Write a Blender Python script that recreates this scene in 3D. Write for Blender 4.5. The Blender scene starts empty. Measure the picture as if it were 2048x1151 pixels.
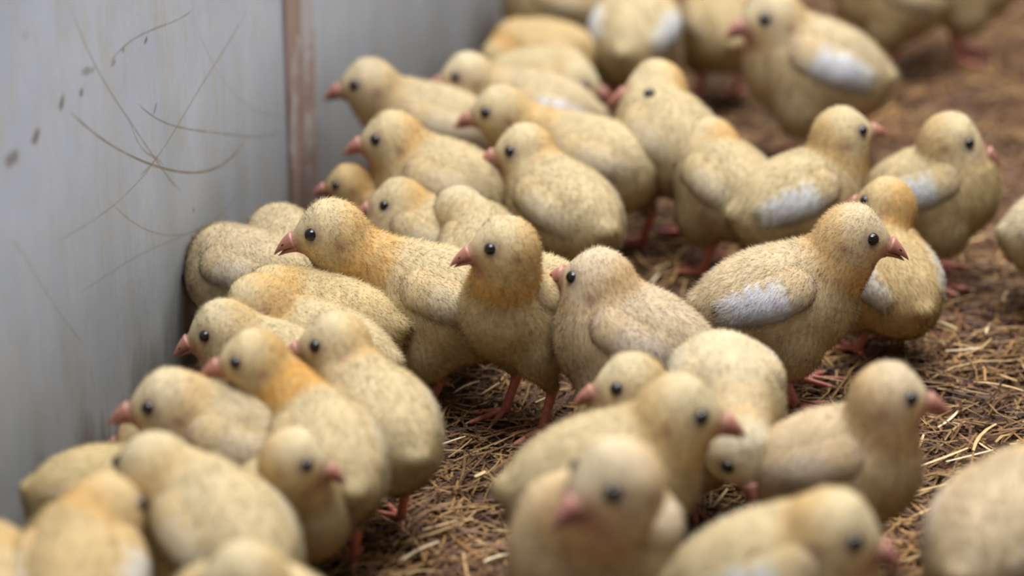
import bpy, math, random
import numpy as np
from mathutils import Vector, Matrix

# ------------------------------------------------------------------ camera, world, lights, exposure
SC = bpy.context.scene
COL = SC.collection
PITCH = math.radians(24); F = 5110.0; CX, CY = 1024.0, 575.5; H = 0.75
cam_d = bpy.data.cameras.new('camera'); cam = bpy.data.objects.new('camera', cam_d); COL.objects.link(cam)
cam.location = (0, 0, H); cam.rotation_euler = (math.pi/2 - PITCH, 0, 0)
cam_d.sensor_width = 36; cam_d.lens = F*36/2048; cam_d.clip_start = 0.05; cam_d.clip_end = 50
cam_d.dof.use_dof = True; cam_d.dof.focus_distance = 1.62; cam_d.dof.aperture_fstop = 2.7
SC.camera = cam

world = bpy.data.worlds.new('world'); SC.world = world; world.use_nodes = True
bg = world.node_tree.nodes['Background']
bg.inputs[0].default_value = (0.95, 0.95, 1.0, 1); bg.inputs[1].default_value = 0.13

def area(name, loc, aim, size, power, color):
    l = bpy.data.lights.new(name, 'AREA'); l.shape = 'RECTANGLE'; l.size, l.size_y = size
    l.energy = power; l.color = color
    o = bpy.data.objects.new(name, l); COL.objects.link(o); o.location = loc
    o.rotation_euler = (Vector(aim) - Vector(loc)).to_track_quat('-Z', 'Y').to_euler()
    return o
area('barn_window_light', (0.6, 2.9, 2.6), (0.1, 1.6, 0), (2.6, 1.2), 78, (1.0, 0.97, 0.93))
area('barn_ceiling_light', (0.1, 1.25, 2.7), (0, 1.6, 0), (1.5, 1.3), 84, (0.97, 0.98, 1.0))
SC.view_settings.view_transform = 'Standard'; SC.view_settings.look = 'None'
SC.view_settings.gamma = 1.0; SC.view_settings.use_curve_mapping = False
SC.view_settings.exposure = 0.44
SC.cycles.max_bounces = 5; SC.cycles.diffuse_bounces = 3; SC.cycles.transmission_bounces = 2
SC.cycles.caustics_reflective = False; SC.cycles.caustics_refractive = False
SC.cycles.filter_width = 2.6

RNG = np.random.default_rng(7); random.seed(7)

# ------------------------------------------------------------------ picture point -> place in the barn (used only to measure positions)
def ray(px, py):
    a = (px-CX)/F; b = -(py-CY)/F
    return np.array([a, b*math.sin(PITCH)+math.cos(PITCH), b*math.cos(PITCH)-math.sin(PITCH)])
CAM = np.array([0, 0, H])
def on_plane(px, py, z):
    r = ray(px, py); return CAM + r*((z-H)/r[2])

# ------------------------------------------------------------------ nodes helpers
def new_mat(name):
    m = bpy.data.materials.new(name); m.use_nodes = True
    nt = m.node_tree; nt.nodes.clear()
    out = nt.nodes.new('ShaderNodeOutputMaterial')
    return m, nt, out
class NT:
    def __init__(s, nt): s.nt = nt
    def n(s, t, **kw):
        nd = s.nt.nodes.new(t)
        for k, v in kw.items():
            if k.startswith('i_'):
                key = k[2:]; key = int(key) if key.isdigit() else key.replace('_', ' ')
                s.put(nd.inputs[key], v)
            else: setattr(nd, k, v)
        return nd
    def put(s, sock, v):
        if isinstance(v, bpy.types.NodeSocket): s.nt.links.new(v, sock)
        else: sock.default_value = v
    def math(s, op, a, b=0.0, c=0.0, clamp=False):
        nd = s.nt.nodes.new('ShaderNodeMath'); nd.operation = op; nd.use_clamp = clamp
        s.put(nd.inputs[0], a); s.put(nd.inputs[1], b); s.put(nd.inputs[2], c)
        return nd.outputs[0]
    def mix(s, fac, a, b, blend='MIX'):
        nd = s.nt.nodes.new('ShaderNodeMix'); nd.data_type = 'RGBA'; nd.blend_type = blend
        s.put(nd.inputs[0], fac); s.put(nd.inputs[6], a); s.put(nd.inputs[7], b)
        return nd.outputs[2]
    def ramp(s, fac, lo, hi, a=0.0, b=1.0):
        nd = s.nt.nodes.new('ShaderNodeMapRange'); nd.clamp = True
        s.put(nd.inputs[0], fac); s.put(nd.inputs[1], lo); s.put(nd.inputs[2], hi); s.put(nd.inputs[3], a); s.put(nd.inputs[4], b)
        return nd.outputs[0]
    def noise(s, vec, scale, detail=3, rough=0.5, dist=0.0):
        nd = s.nt.nodes.new('ShaderNodeTexNoise'); s.put(nd.inputs['Vector'], vec)
        nd.inputs['Scale'].default_value = scale; nd.inputs['Detail'].default_value = detail
        nd.inputs['Roughness'].default_value = rough; nd.inputs['Distortion'].default_value = dist
        return nd.outputs['Fac']

# ------------------------------------------------------------------ materials
def down_material():
    m, nt, out = new_mat('chick_down'); N = NT(nt)
    col = N.n('ShaderNodeAttribute', attribute_name='col').outputs['Color']
    fn = N.n('ShaderNodeAttribute', attribute_name='fn').outputs['Vector']
    vt = N.n('ShaderNodeVectorTransform', vector_type='NORMAL', convert_from='OBJECT', convert_to='WORLD')
    N.put(vt.inputs[0], fn)
    nrm = N.n('ShaderNodeVectorMath', operation='NORMALIZE'); N.put(nrm.inputs[0], vt.outputs[0])
    tc = N.n('ShaderNodeTexCoord').outputs['Object']
    info = N.n('ShaderNodeObjectInfo')
    n1 = N.noise(tc, 260, 3, 0.6); n2 = N.noise(tc, 45, 3, 0.5)
    tint = N.mix(1.0, col, info.outputs['Color'], 'MULTIPLY')
    v = N.math('ADD', N.ramp(n1, 0.3, 0.7, 0.90, 1.06), N.ramp(n2, 0.3, 0.7, -0.13, 0.06))
    cc = N.n('ShaderNodeVectorMath', operation='SCALE'); N.put(cc.inputs[0], tint); N.put(cc.inputs[3], v)
    b = N.n('ShaderNodeBump'); b.inputs['Strength'].default_value = 0.2; b.inputs['Distance'].default_value = 0.0012
    N.put(b.inputs['Height'], n1); N.put(b.inputs['Normal'], nrm.outputs[0])
    d = N.n('ShaderNodeBsdfDiffuse'); N.put(d.inputs[0], cc.outputs[0]); N.put(d.inputs['Normal'], b.outputs[0])
    t = N.n('ShaderNodeBsdfTranslucent'); N.put(t.inputs[0], cc.outputs[0]); N.put(t.inputs['Normal'], nrm.outputs[0])
    mx = N.n('ShaderNodeMixShader'); mx.inputs[0].default_value = 0.46
    N.put(mx.inputs[1], d.outputs[0]); N.put(mx.inputs[2], t.outputs[0])
    nt.links.new(mx.outputs[0], out.inputs[0]); return m

def horn_material(name, c1, c2, scale, rough=0.45, bump=0.25, sss=0.15):
    m, nt, out = new_mat(name); N = NT(nt)
    tc = N.n('ShaderNodeTexCoord').outputs['Object']
    n1 = N.noise(tc, scale, 3, 0.6)
    p = N.n('ShaderNodeBsdfPrincipled'); N.put(p.inputs['Base Color'], N.mix(N.ramp(n1, 0.35, 0.65), (*c1, 1), (*c2, 1)))
    p.inputs['Roughness'].default_value = rough
    p.inputs['Subsurface Weight'].default_value = sss; p.inputs['Subsurface Scale'].default_value = 0.003
    p.inputs['Subsurface Radius'].default_value = (1, 0.35, 0.25)
    b = N.n('ShaderNodeBump'); b.inputs['Strength'].default_value = bump; b.inputs['Distance'].default_value = 0.0008
    vo = N.n('ShaderNodeTexVoronoi'); N.put(vo.inputs['Vector'], tc); vo.inputs['Scale'].default_value = scale*1.6
    N.put(b.inputs['Height'], vo.outputs['Distance']); N.put(p.inputs['Normal'], b.outputs[0])
    nt.links.new(p.outputs[0], out.inputs[0]); return m

def beak_material():
    m, nt, out = new_mat('beak_horn'); N = NT(nt)
    tc = N.n('ShaderNodeTexCoord').outputs['Object']
    sx = N.n('ShaderNodeSeparateXYZ'); N.put(sx.inputs[0], tc)
    f = N.ramp(sx.outputs[0], 0.003, 0.0125)
    c = N.mix(f, (0.36, 0.155, 0.115, 1), (0.30, 0.105, 0.07, 1))
    p = N.n('ShaderNodeBsdfPrincipled'); N.put(p.inputs['Base Color'], c); p.inputs['Roughness'].default_value = 0.42
    p.inputs['Subsurface Weight'].default_value = 0.0
    nt.links.new(p.outputs[0], out.inputs[0]); return m

def eye_material():
    m, nt, out = new_mat('eye_dark'); N = NT(nt)
    tc = N.n('ShaderNodeTexCoord').outputs['Object']
    p = N.n('ShaderNodeBsdfPrincipled')
    N.put(p.inputs['Base Color'], N.mix(N.noise(tc, 300), (0.004, 0.003, 0.003, 1), (0.012, 0.008, 0.006, 1)))
    p.inputs['Roughness'].default_value = 0.12
    nt.links.new(p.outputs[0], out.inputs[0]); return m

M_DOWN = down_material()
M_BEAK = beak_material()
M_EYE = eye_material()
M_LEG = horn_material('shank_skin', (0.56, 0.17, 0.13), (0.68, 0.27, 0.20), 420)
M_CLAW = horn_material('claw_horn', (0.50, 0.33, 0.24), (0.42, 0.26, 0.18), 300)

# ------------------------------------------------------------------ wall geometry
def W2(px, py): return on_plane(px, py, 0.0)[:2]
WA0 = W2(20, 1140); WB0 = W2(604, 462); WC0 = W2(1022, 96)
dirA = (WB0-WA0)/np.linalg.norm(WB0-WA0); dirB = (WC0-WB0)/np.linalg.norm(WC0-WB0)
WA = WA0 - dirA*0.55
nA = np.array([dirA[1], -dirA[0]]); nB = np.array([dirB[1], -dirB[0]])      # towards the chicks
WALL_H = 0.62
def wall_uv(px, py):          # point of the near panel: distance along it and height
    r = ray(px, py); n = np.array([*nA, 0]); t = ((np.array([*WB0, 0])-CAM)@n)/(r@n); p = CAM+r*t
    return (p[:2]-WB0)@dirA, p[2]

def panel_material(name, scratches=(), spots=()):
    m, nt, out = new_mat(name); N = NT(nt)
    tc = N.n('ShaderNodeTexCoord').outputs['Object']
    sx = N.n('ShaderNodeSeparateXYZ'); N.put(sx.inputs[0], tc); U, V = sx.outputs[0], sx.outputs[2]
    mp = N.n('ShaderNodeMapping'); N.put(mp.inputs[0], tc); mp.inputs['Scale'].default_value = (1, 1, 0.28); streakv = mp.outputs[0]
    base = N.mix(N.ramp(N.noise(tc, 9, 5, 0.6), 0.3, 0.7), (0.45, 0.51, 0.62, 1), (0.57, 0.62, 0.72, 1))
    st = N.ramp(N.noise(streakv, 75, 5, 0.7), 0.50, 0.72)
    base = N.mix(N.math('MULTIPLY', st, 0.5), base, (0.48, 0.43, 0.32, 1))
    st2 = N.ramp(N.noise(streakv, 22, 5, 0.65, 0.4), 0.50, 0.75)
    base = N.mix(N.math('MULTIPLY', st2, 0.4), base, (0.47, 0.45, 0.38, 1))
    fine = N.ramp(N.noise(tc, 170, 4, 0.7), 0.56, 0.75)
    base = N.mix(N.math('MULTIPLY', fine, 0.35), base, (0.40, 0.35, 0.28, 1))
    # dirt plus painted-in shade, darkening the board towards its foot
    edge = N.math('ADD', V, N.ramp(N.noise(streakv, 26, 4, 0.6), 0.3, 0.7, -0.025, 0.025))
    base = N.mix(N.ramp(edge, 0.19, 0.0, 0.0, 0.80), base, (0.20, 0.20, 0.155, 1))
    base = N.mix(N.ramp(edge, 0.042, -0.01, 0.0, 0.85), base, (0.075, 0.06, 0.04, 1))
    def lay(col, mask, strength, c):
        return N.mix(N.math('MULTIPLY', mask, strength), col, c)
    for pts, w, strength in scratches:
        uv = sorted(wall_uv(*q) for q in pts)
        us = np.array([q[0] for q in uv]); vs = np.array([q[1] for q in uv])
        # smooth the measured points with a local cubic so the arc is round
        gu = np.linspace(us[0], us[-1], 14); k = min(4, len(us)-1); cf = np.polyfit(us-us.mean(), vs, k); gv = np.polyval(cf, gu-us.mean())
        fc = nt.nodes.new('ShaderNodeFloatCurve'); cu = fc.mapping.curves[0]; fc.mapping.use_clip = False
        lo, hi = gv.min()-0.01, gv.max()+0.01
        xs = (gu-gu[0])/(gu[-1]-gu[0]); ys = (gv-lo)/(hi-lo)
        cu.points[0].location = (xs[0], ys[0]); cu.points[1].location = (xs[-1], ys[-1])
        for x, y in zip(xs[1:-1], ys[1:-1]): cu.points.new(float(x), float(y))
        fc.mapping.update()
        t = N.math('DIVIDE', N.math('SUBTRACT', U, float(gu[0])), float(gu[-1]-gu[0]))
        N.put(fc.inputs['Value'], N.math('MINIMUM', N.math('MAXIMUM', t, 0.0), 1.0))
        vv = N.math('MULTIPLY_ADD', fc.outputs[0], float(hi-lo), float(lo))
        slope = float(np.mean(np.abs(np.gradient(gv, gu)))); ww = w*math.sqrt(1+slope*slope)
        dist = N.math('ABSOLUTE', N.math('SUBTRACT', V, vv))
        mask = N.ramp(dist, ww*0.45, ww*1.2, 1.0, 0.0)
        mask = N.math('MULTIPLY', mask, N.math('MULTIPLY', N.ramp(t, -0.01, 0.05), N.ramp(t, 1.01, 0.92)))
        mask = N.math('MULTIPLY', mask, N.ramp(N.noise(tc, 60, 2), 0.28, 0.5, 0.45, 1.0))
        base = lay(base, mask, strength, (0.24, 0.19, 0.13, 1))
    for (x0, y0, x1, y1, w, strength) in spots:
        a = np.array(wall_uv(x0, y0)); b = np.array(wall_uv(x1, y1)); c = (a+b)/2; d = b-a; L = np.linalg.norm(d)/2+1e-6; d = d/(2*L)
        du = N.math('SUBTRACT', U, float(c[0])); dv = N.math('SUBTRACT', V, float(c[1]))
        al = N.math('DIVIDE', N.math('ADD', N.math('MULTIPLY', du, float(d[0])), N.math('MULTIPLY', dv, float(d[1]))), float(L))
        ac = N.math('DIVIDE', N.math('SUBTRACT', N.math('MULTIPLY', du, float(d[1])), N.math('MULTIPLY', dv, float(d[0]))), float(w))
        r = N.math('SQRT', N.math('ADD', N.math('MULTIPLY', al, al), N.math('MULTIPLY', ac, ac)))
        r = N.math('ADD', r, N.ramp(N.noise(tc, 150, 3), 0.3, 0.7, -0.25, 0.25))
        base = lay(base, N.ramp(r, 0.55, 1.1, 1.0, 0.0), strength, (0.14, 0.11, 0.09, 1))
    p = N.n('ShaderNodeBsdfPrincipled'); N.put(p.inputs['Base Color'], base); p.inputs['Roughness'].default_value = 0.62
    b = N.n('ShaderNodeBump'); b.inputs['Strength'].default_value = 0.25; b.inputs['Distance'].default_value = 0.001
    N.put(b.inputs['Height'], N.noise(streakv, 120, 4, 0.6)); N.put(p.inputs['Normal'], b.outputs[0])
    nt.links.new(p.outputs[0], out.inputs[0]); return m

def mesh_obj(name, verts, faces, mat, parent=None, smooth=False):
    me = bpy.data.meshes.new(name); me.from_pydata([tuple(map(float, v)) for v in verts], [], faces); me.update()
    if smooth: me.polygons.foreach_set('use_smooth', [True]*len(me.polygons))
    if mat: me.materials.append(mat)
    o = bpy.data.objects.new(name, me); COL.objects.link(o)
    if parent: o.parent = parent
    return o
def tag(o, label=None, cat=None, group=None, kind=None):
    if label: o['label'] = label
    if cat: o['category'] = cat
    if group: o['group'] = group
    if kind: o['kind'] = kind
    return o

def board(name, p0, dr, nr, u0, u1, z0, z1, th, mat, proud=0.0, wavy=0.0):
    """upright board whose local x runs along the wall and z up; origin at p0"""
    nu, nz = max(2, int((u1-u0)/0.03)), 18
    vs, fs = [], []
    for side in (0, 1):
        for i in range(nu+1):
            for j in range(nz+1):
                u = u0+(u1-u0)*i/nu; z = z0+(z1-z0)*j/nz
                w = wavy*(math.sin(u*9+1)+0.6*math.sin(z*11+u*4)) if side == 0 else 0
                vs.append((u, -(proud+w) if side == 0 else th-proud, z))
    idx = lambda s, i, j: s*(nu+1)*(nz+1)+i*(nz+1)+j
    for i in range(nu):
        for j in range(nz):
            fs.append((idx(0, i, j), idx(0, i+1, j), idx(0, i+1, j+1), idx(0, i, j+1)))
            fs.append((idx(1, i, j), idx(1, i, j+1), idx(1, i+1, j+1), idx(1, i+1, j)))
    for i in range(nu):
        fs.append((idx(0, i, 0), idx(1, i, 0), idx(1, i+1, 0), idx(0, i+1, 0))); fs.append((idx(0, i, nz), idx(0, i+1, nz), idx(1, i+1, nz), idx(1, i, nz)))
    for j in range(nz):
        fs.append((idx(0, 0, j), idx(0, 0, j+1), idx(1, 0, j+1), idx(1, 0, j))); fs.append((idx(0, nu, j), idx(1, nu, j), idx(1, nu, j+1), idx(0, nu, j+1)))
    o = mesh_obj(name, vs, fs, mat, smooth=False)
    o.location = (p0[0], p0[1], 0); o.rotation_euler = (0, 0, math.atan2(dr[1], dr[0]))
    return o

SCR = [
 ([(140,222),(180,260),(240,300),(300,326),(350,343),(400,345),(440,330),(475,302),(492,276)], 0.0011, 0.85),
 ([(275,205),(300,230),(350,250),(420,265),(490,272),(562,260)], 0.0009, 0.65),
 ([(140,6),(165,80),(200,150),(240,200),(262,250),(300,310),(340,350),(366,388)], 0.0011, 0.5),
 ([(492,20),(440,110),(400,180),(350,255),(310,325),(280,350)], 0.0010, 0.55),
 ([(310,325),(280,360),(240,400),(180,445),(120,480)], 0.0009, 0.4),
 ([(388,18),(330,50),(250,92),(218,128)], 0.0010, 0.5),
 ([(220,400),(260,440),(330,468),(400,460),(450,420),(482,375)], 0.0009, 0.42),
 ([(255,225),(270,270),(305,312),(330,335)], 0.0009, 0.5),
 ([(20,478),(60,530),(90,580),(130,640),(170,690)], 0.0010, 0.35),
 ([(160,585),(230,540),(300,500),(370,470),(420,440)], 0.0010, 0.28),
 ([(395,60),(440,150),(500,215),(560,232)], 0.0008, 0.3),
]
SPT = [(128,188,118,225,0.0035,0.8),(166,176,160,195,0.003,0.75),(82,258,62,288,0.004,0.8),(40,305,6,330,0.005,0.7),
       (296,74,288,88,0.002,0.7),(250,96,244,104,0.002,0.6),(48,66,52,76,0.003,0.4),(190,138,160,146,0.003,0.5),(232,120,222,132,0.002,0.5),(315,205,306,232,0.002,0.45),(390,418,386,424,0.002,0.6)]
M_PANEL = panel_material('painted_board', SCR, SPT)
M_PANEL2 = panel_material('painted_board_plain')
LA = float(np.linalg.norm(WB0-WA)); LB = float(np.linalg.norm(WC0-WB0))
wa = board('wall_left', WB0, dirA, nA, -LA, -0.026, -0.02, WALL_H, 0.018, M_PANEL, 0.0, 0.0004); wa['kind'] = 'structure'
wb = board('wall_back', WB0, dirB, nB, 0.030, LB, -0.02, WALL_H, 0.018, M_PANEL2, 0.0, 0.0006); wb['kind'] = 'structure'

def wood_material(name, c1, c2, paint, amount):
    m, nt, out = new_mat(name); N = NT(nt)
    tc = N.n('ShaderNodeTexCoord').outputs['Object']
    mp = N.n('ShaderNodeMapping'); N.put(mp.inputs[0], tc); mp.inputs['Scale'].default_value = (1, 1, 0.09)
    g = N.noise(mp.outputs[0], 150, 5, 0.6, 0.5)
    wood = N.mix(N.ramp(g, 0.3, 0.7), (*c1, 1), (*c2, 1))
    mp2 = N.n('ShaderNodeMapping'); N.put(mp2.inputs[0], tc); mp2.inputs['Scale'].default_value = (1, 1, 0.35)
    pm = N.ramp(N.noise(mp2.outputs[0], 45, 4, 0.6), 0.52-amount, 0.58-amount)
    c = N.mix(pm, wood, (*paint, 1))
    sx = N.n('ShaderNodeSeparateXYZ'); N.put(sx.inputs[0], tc)
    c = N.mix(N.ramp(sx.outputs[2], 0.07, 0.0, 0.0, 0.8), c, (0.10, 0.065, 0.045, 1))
    p = N.n('ShaderNodeBsdfPrincipled'); N.put(p.inputs['Base Color'], c); p.inputs['Roughness'].default_value = 0.7
    b = N.n('ShaderNodeBump'); b.inputs['Strength'].default_value = 0.5; b.inputs['Distance'].default_value = 0.001
    N.put(b.inputs['Height'], N.math('ADD', g, pm)); N.put(p.inputs['Normal'], b.outputs[0])
    nt.links.new(p.outputs[0], out.inputs[0]); return m
M_POST = wood_material('chipped_post', (0.26, 0.17, 0.14), (0.42, 0.31, 0.28), (0.46, 0.42, 0.42), -0.02)
M_BATTEN = wood_material('painted_batten', (0.30, 0.20, 0.17), (0.43, 0.33, 0.30), (0.48, 0.45, 0.46), 0.02)
M_EDGE = wood_material('dark_edge', (0.09, 0.07, 0.055), (0.13, 0.10, 0.08), (0.16, 0.14, 0.11), -0.1)
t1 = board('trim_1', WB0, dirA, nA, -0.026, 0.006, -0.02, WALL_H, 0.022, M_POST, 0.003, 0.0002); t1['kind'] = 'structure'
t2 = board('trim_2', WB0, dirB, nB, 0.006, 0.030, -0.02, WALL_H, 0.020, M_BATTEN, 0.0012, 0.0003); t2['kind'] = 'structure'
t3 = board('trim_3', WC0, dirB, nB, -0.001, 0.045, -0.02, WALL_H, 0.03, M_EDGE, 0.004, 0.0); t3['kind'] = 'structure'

# ------------------------------------------------------------------ floor and litter
def floor_material():
    m, nt, out = new_mat('litter_bed'); N = NT(nt)
    tc = N.n('ShaderNodeTexCoord').outputs['Object']
    n1 = N.noise(tc, 70, 6, 0.65); n2 = N.noise(tc, 9, 4, 0.6); n3 = N.noise(tc, 420, 3, 0.6)
    c = N.mix(N.ramp(n1, 0.3, 0.7), (0.045, 0.022, 0.013, 1), (0.14, 0.072, 0.040, 1))
    c = N.mix(N.ramp(n2, 0.42, 0.62, 0, 0.5), c, (0.16, 0.085, 0.060, 1))
    c = N.mix(N.ramp(n3, 0.58, 0.72, 0, 0.6), c, (0.34, 0.22, 0.12, 1))
    p = N.n('ShaderNodeBsdfPrincipled'); N.put(p.inputs['Base Color'], c); p.inputs['Roughness'].default_value = 0.9; p.inputs['Specular IOR Level'].default_value = 0.15
    b = N.n('ShaderNodeBump'); b.inputs['Strength'].default_value = 0.8; b.inputs['Distance'].default_value = 0.004
    N.put(b.inputs['Height'], N.math('ADD', n1, N.math('MULTIPLY', n3, 0.4))); N.put(p.inputs['Normal'], b.outputs[0])
    nt.links.new(p.outputs[0], out.inputs[0]); return m
def floor_h(x, y):
    return 0.0028*np.sin(x*31+1.3)*np.sin(y*27) + 0.0018*np.sin(x*83+y*47) + 0.0012*np.sin(y*131-x*60) - 0.0035
gx = np.linspace(-0.9, 1.3, 221); gy = np.linspace(0.7, 4.2, 351)
GX, GY = np.meshgrid(gx, gy, indexing='ij'); GZ = floor_h(GX, GY)
vs = np.stack([GX.ravel(), GY.ravel(), GZ.ravel()], 1)
ii, jj = np.meshgrid(np.arange(220), np.arange(350), indexing='ij'); a = (ii*351+jj).ravel()
fq = np.stack([a, a+351, a+352, a+1], 1)
fl = mesh_obj('floor', vs, fq.tolist(), floor_material(), smooth=True); fl['kind'] = 'structure'

def straw_material():
    m, nt, out = new_mat('straw_stalk'); N = NT(nt)
    col = N.n('ShaderNodeAttribute', attribute_name='col').outputs['Color']
    tc = N.n('ShaderNodeTexCoord').outputs['Object']
    v = N.ramp(N.noise(tc, 300, 2), 0.3, 0.7, 0.8, 1.15)
    cc = N.n('ShaderNodeVectorMath', operation='SCALE'); N.put(cc.inputs[0], col); N.put(cc.inputs[3], v)
    p = N.n('ShaderNodeBsdfPrincipled'); N.put(p.inputs['Base Color'], cc.outputs[0]); p.inputs['Roughness'].default_value = 0.6; p.inputs['Specular IOR Level'].default_value = 0.22
    nt.links.new(p.outputs[0], out.inputs[0]); return m
M_STRAW = straw_material()

def fast_mesh(name, V, Fc, attrs, mat, smooth=True):
    """mesh from arrays; Fc: list of (n x k) index arrays"""
    me = bpy.data.meshes.new(name)
    me.vertices.add(len(V)); me.vertices.foreach_set('co', V.astype(np.float32).ravel())
    loops = np.concatenate([f.ravel() for f in Fc]); tot = np.concatenate([np.full(len(f), f.shape[1]) for f in Fc])
    start = np.concatenate([[0], np.cumsum(tot)[:-1]])
    me.loops.add(len(loops)); me.loops.foreach_set('vertex_index', loops.astype(np.int32))
    me.polygons.add(len(tot)); me.polygons.foreach_set('loop_start', start.astype(np.int32))
    me.polygons.foreach_set('use_smooth', np.full(len(tot), smooth))
    me.update(calc_edges=True)
    for k, (ty, arr) in attrs.items():
        at = me.attributes.new(k, ty, 'POINT')
        if ty == 'FLOAT_COLOR':
            c4 = np.concatenate([arr, np.ones((len(arr), 1))], 1); at.data.foreach_set('color', c4.astype(np.float32).ravel())
        else: at.data.foreach_set('vector', arr.astype(np.float32).ravel())
    me.materials.append(mat)
    return me

def straws(P, L, Wd, yaw, pitch, bend, colr, seg=3):
    """flattened bent stalks: (seg+1) rings of 4 points each"""
    n = len(P); R = seg+1
    d = np.stack([np.cos(yaw)*np.cos(pitch), np.sin(yaw)*np.cos(pitch), np.sin(pitch)], 1)
    sd = np.stack([-np.sin(yaw), np.cos(yaw), np.zeros(n)], 1); up = np.cross(d, sd)
    V = np.zeros((n, R, 4, 3))
    for k in range(R):
        t = k/seg-0.5
        c = P + d*(L*t)[:, None] + sd*(bend*L*(t*t-0.08))[:, None] + np.array([0, 0, 1.0])*(np.abs(bend)*L*0.25*(0.25-t*t))[:, None]
        w = (Wd*(1.0 if 0 < k < seg else 0.75))[:, None]
        V[:, k, 0] = c+sd*w*0.5; V[:, k, 1] = c+up*w*0.28; V[:, k, 2] = c-sd*w*0.5; V[:, k, 3] = c-up*w*0.28
    base = (np.arange(n)*R*4)[:, None]
    Fs = []
    for k in range(seg):
        for q in range(4):
            q2 = (q+1) % 4
            Fs.append(base+np.array([[k*4+q, k*4+q2, (k+1)*4+q2, (k+1)*4+q]]))
    Fs.append(base+np.array([[3, 2, 1, 0]])); Fs.append(base+np.array([[seg*4, seg*4+1, seg*4+2, seg*4+3]]))
    return V.reshape(-1, 3), np.concatenate(Fs), np.repeat(colr, R*4, axis=0)

def in_wall(P, margin=0.0):
    ua = (P[:, :2]-WB0)@dirA; da = (P[:, :2]-WB0)@nA
    ub = (P[:, :2]-WB0)@dirB; db = (P[:, :2]-WB0)@nB
    ok = np.where(P[:, 1] < WB0[1], da > margin, np.where(ub < LB+0.05, db > margin, True))
    return ok
def spots_on_floor(n):
    px = RNG.uniform(-200, 2450, n*3); py = RNG.uniform(-330, 1480, n*3)
    a = (px-CX)/F; b = -(py-CY)/F
    r = np.stack([a, b*math.sin(PITCH)+math.cos(PITCH), b*math.cos(PITCH)-math.sin(PITCH)], 1)
    P = CAM+r*((0-H)/r[:, 2])[:, None]
    P = P[in_wall(P, 0.012)][:n]
    return P
STRAW_COL = np.array([[0.27, 0.140, 0.048], [0.38, 0.215, 0.078], [0.17, 0.080, 0.034], [0.10, 0.046, 0.024], [0.52, 0.34, 0.15], [0.19, 0.100, 0.066], [0.06, 0.029, 0.018]])
def litter(n, Lr, Wr, zr, cols, probs, pitch=0.22):
    P = spots_on_floor(n); n = len(P)
    P[:, 2] = floor_h(P[:, 0], P[:, 1]) + RNG.uniform(*zr, n)
    L = RNG.uniform(*Lr, n)**1.0; Wd = RNG.uniform(*Wr, n)
    yaw = RNG.normal(0.45, 0.9, n)+np.pi*RNG.integers(0, 2, n)
    patch = 0.5+0.5*np.sin(P[:, 0]*23+2*np.sin(P[:, 1]*17))*np.sin(P[:, 1]*29+1.7*np.sin(P[:, 0]*19))      # fresher and more trodden spots
    c = cols[RNG.choice(len(cols), n, p=probs)]*RNG.uniform(0.6, 1.15, (n, 1))*(0.55+0.55*patch[:, None])
    return straws(P, L, Wd, yaw, RNG.normal(0, pitch, n), RNG.normal(0, 0.35, n), c)
parts = [litter(21000, (0.004, 0.015), (0.0012, 0.0032), (0, 0.004), STRAW_COL, [.2, .12, .22, .2, .04, .12, .10]),
         litter(14000, (0.012, 0.040), (0.0010, 0.0026), (0.001, 0.007), STRAW_COL, [.25, .20, .2, .1, .08, .1, .07]),
         litter(3900, (0.03, 0.065), (0.0010, 0.0021), (0.004, 0.010), STRAW_COL, [.27, .26, .15, .04, .17, .08, .03], 0.10)]
off = 0; VV, FF, CC = [], [], []
for v, f, c in parts: VV.append(v); FF.append(f+off); CC.append(c); off += len(v)
me = fast_mesh('straw_litter', np.concatenate(VV), [np.concatenate(FF)], {'col': ('FLOAT_COLOR', np.concatenate(CC))}, M_STRAW, False)
o = bpy.data.objects.new('straw_litter', me); COL.objects.link(o)
tag(o, 'deep brown bedding of chopped straw and shavings under the chicks', 'bedding', kind='stuff')

# loose bright straws that lie on top, at measured places: (x, y, length, tilt in the picture, width)
LOOSE = [(835,1092,0.034,-0.5,.0022),(960,943,0.010,-.5,.003),(1000,1098,0.022,-.25,.002),(760,915,0.014,-.6,.0016),(1965,855,0.045,-.9,.0022),(1840,885,0.03,-1.2,.0018),
 (1890,905,0.04,-.35,.002),(1830,955,0.03,-1.4,.0018),(1880,960,0.034,-.3,.0016),(1940,900,0.036,-.25,.0016),(1985,880,0.028,.5,.0016),(1850,1010,0.026,-.5,.0018),
 (1440,990,0.026,-.9,.002),(1470,1040,0.03,-.35,.002),(1490,1000,0.024,.4,.0016),(1420,1075,0.02,-1.3,.0022),(1900,820,0.03,-.7,.0018),(2000,760,0.034,.2,.0016),
 (1930,690,0.028,-.1,.0016),(1650,745,0.026,.2,.0018),(1600,835,0.022,-1.3,.0014),(980,770,0.022,-.6,.0014),(930,760,0.024,-.4,.0014),(920,800,0.022,.2,.0014),
 (1010,740,0.018,-.9,.0014),(955,720,0.02,.6,.0014),(1090,790,0.018,-.4,.0014),(880,1045,0.024,-.3,.0016),(560,1135,0.02,-.6,.0014),(905,880,0.02,-.35,.0016),
 (1640,690,0.02,-.2,.0016),(1890,640,0.02,.3,.0018),(1975,660,0.018,-1.2,.0014),(1370,470,0.02,-.3,.003),(1310,545,0.018,-.9,.0022),(1330,520,0.02,-.3,.0022),
 (1985,510,0.02,.1,.002),(1950,470,0.02,-.2,.002),(2010,585,0.016,-1.2,.002),(1760,1010,0.03,-.8,.0016),(1840,1090,0.028,-.3,.0018),(1030,1010,0.018,.2,.0014)]
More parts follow.
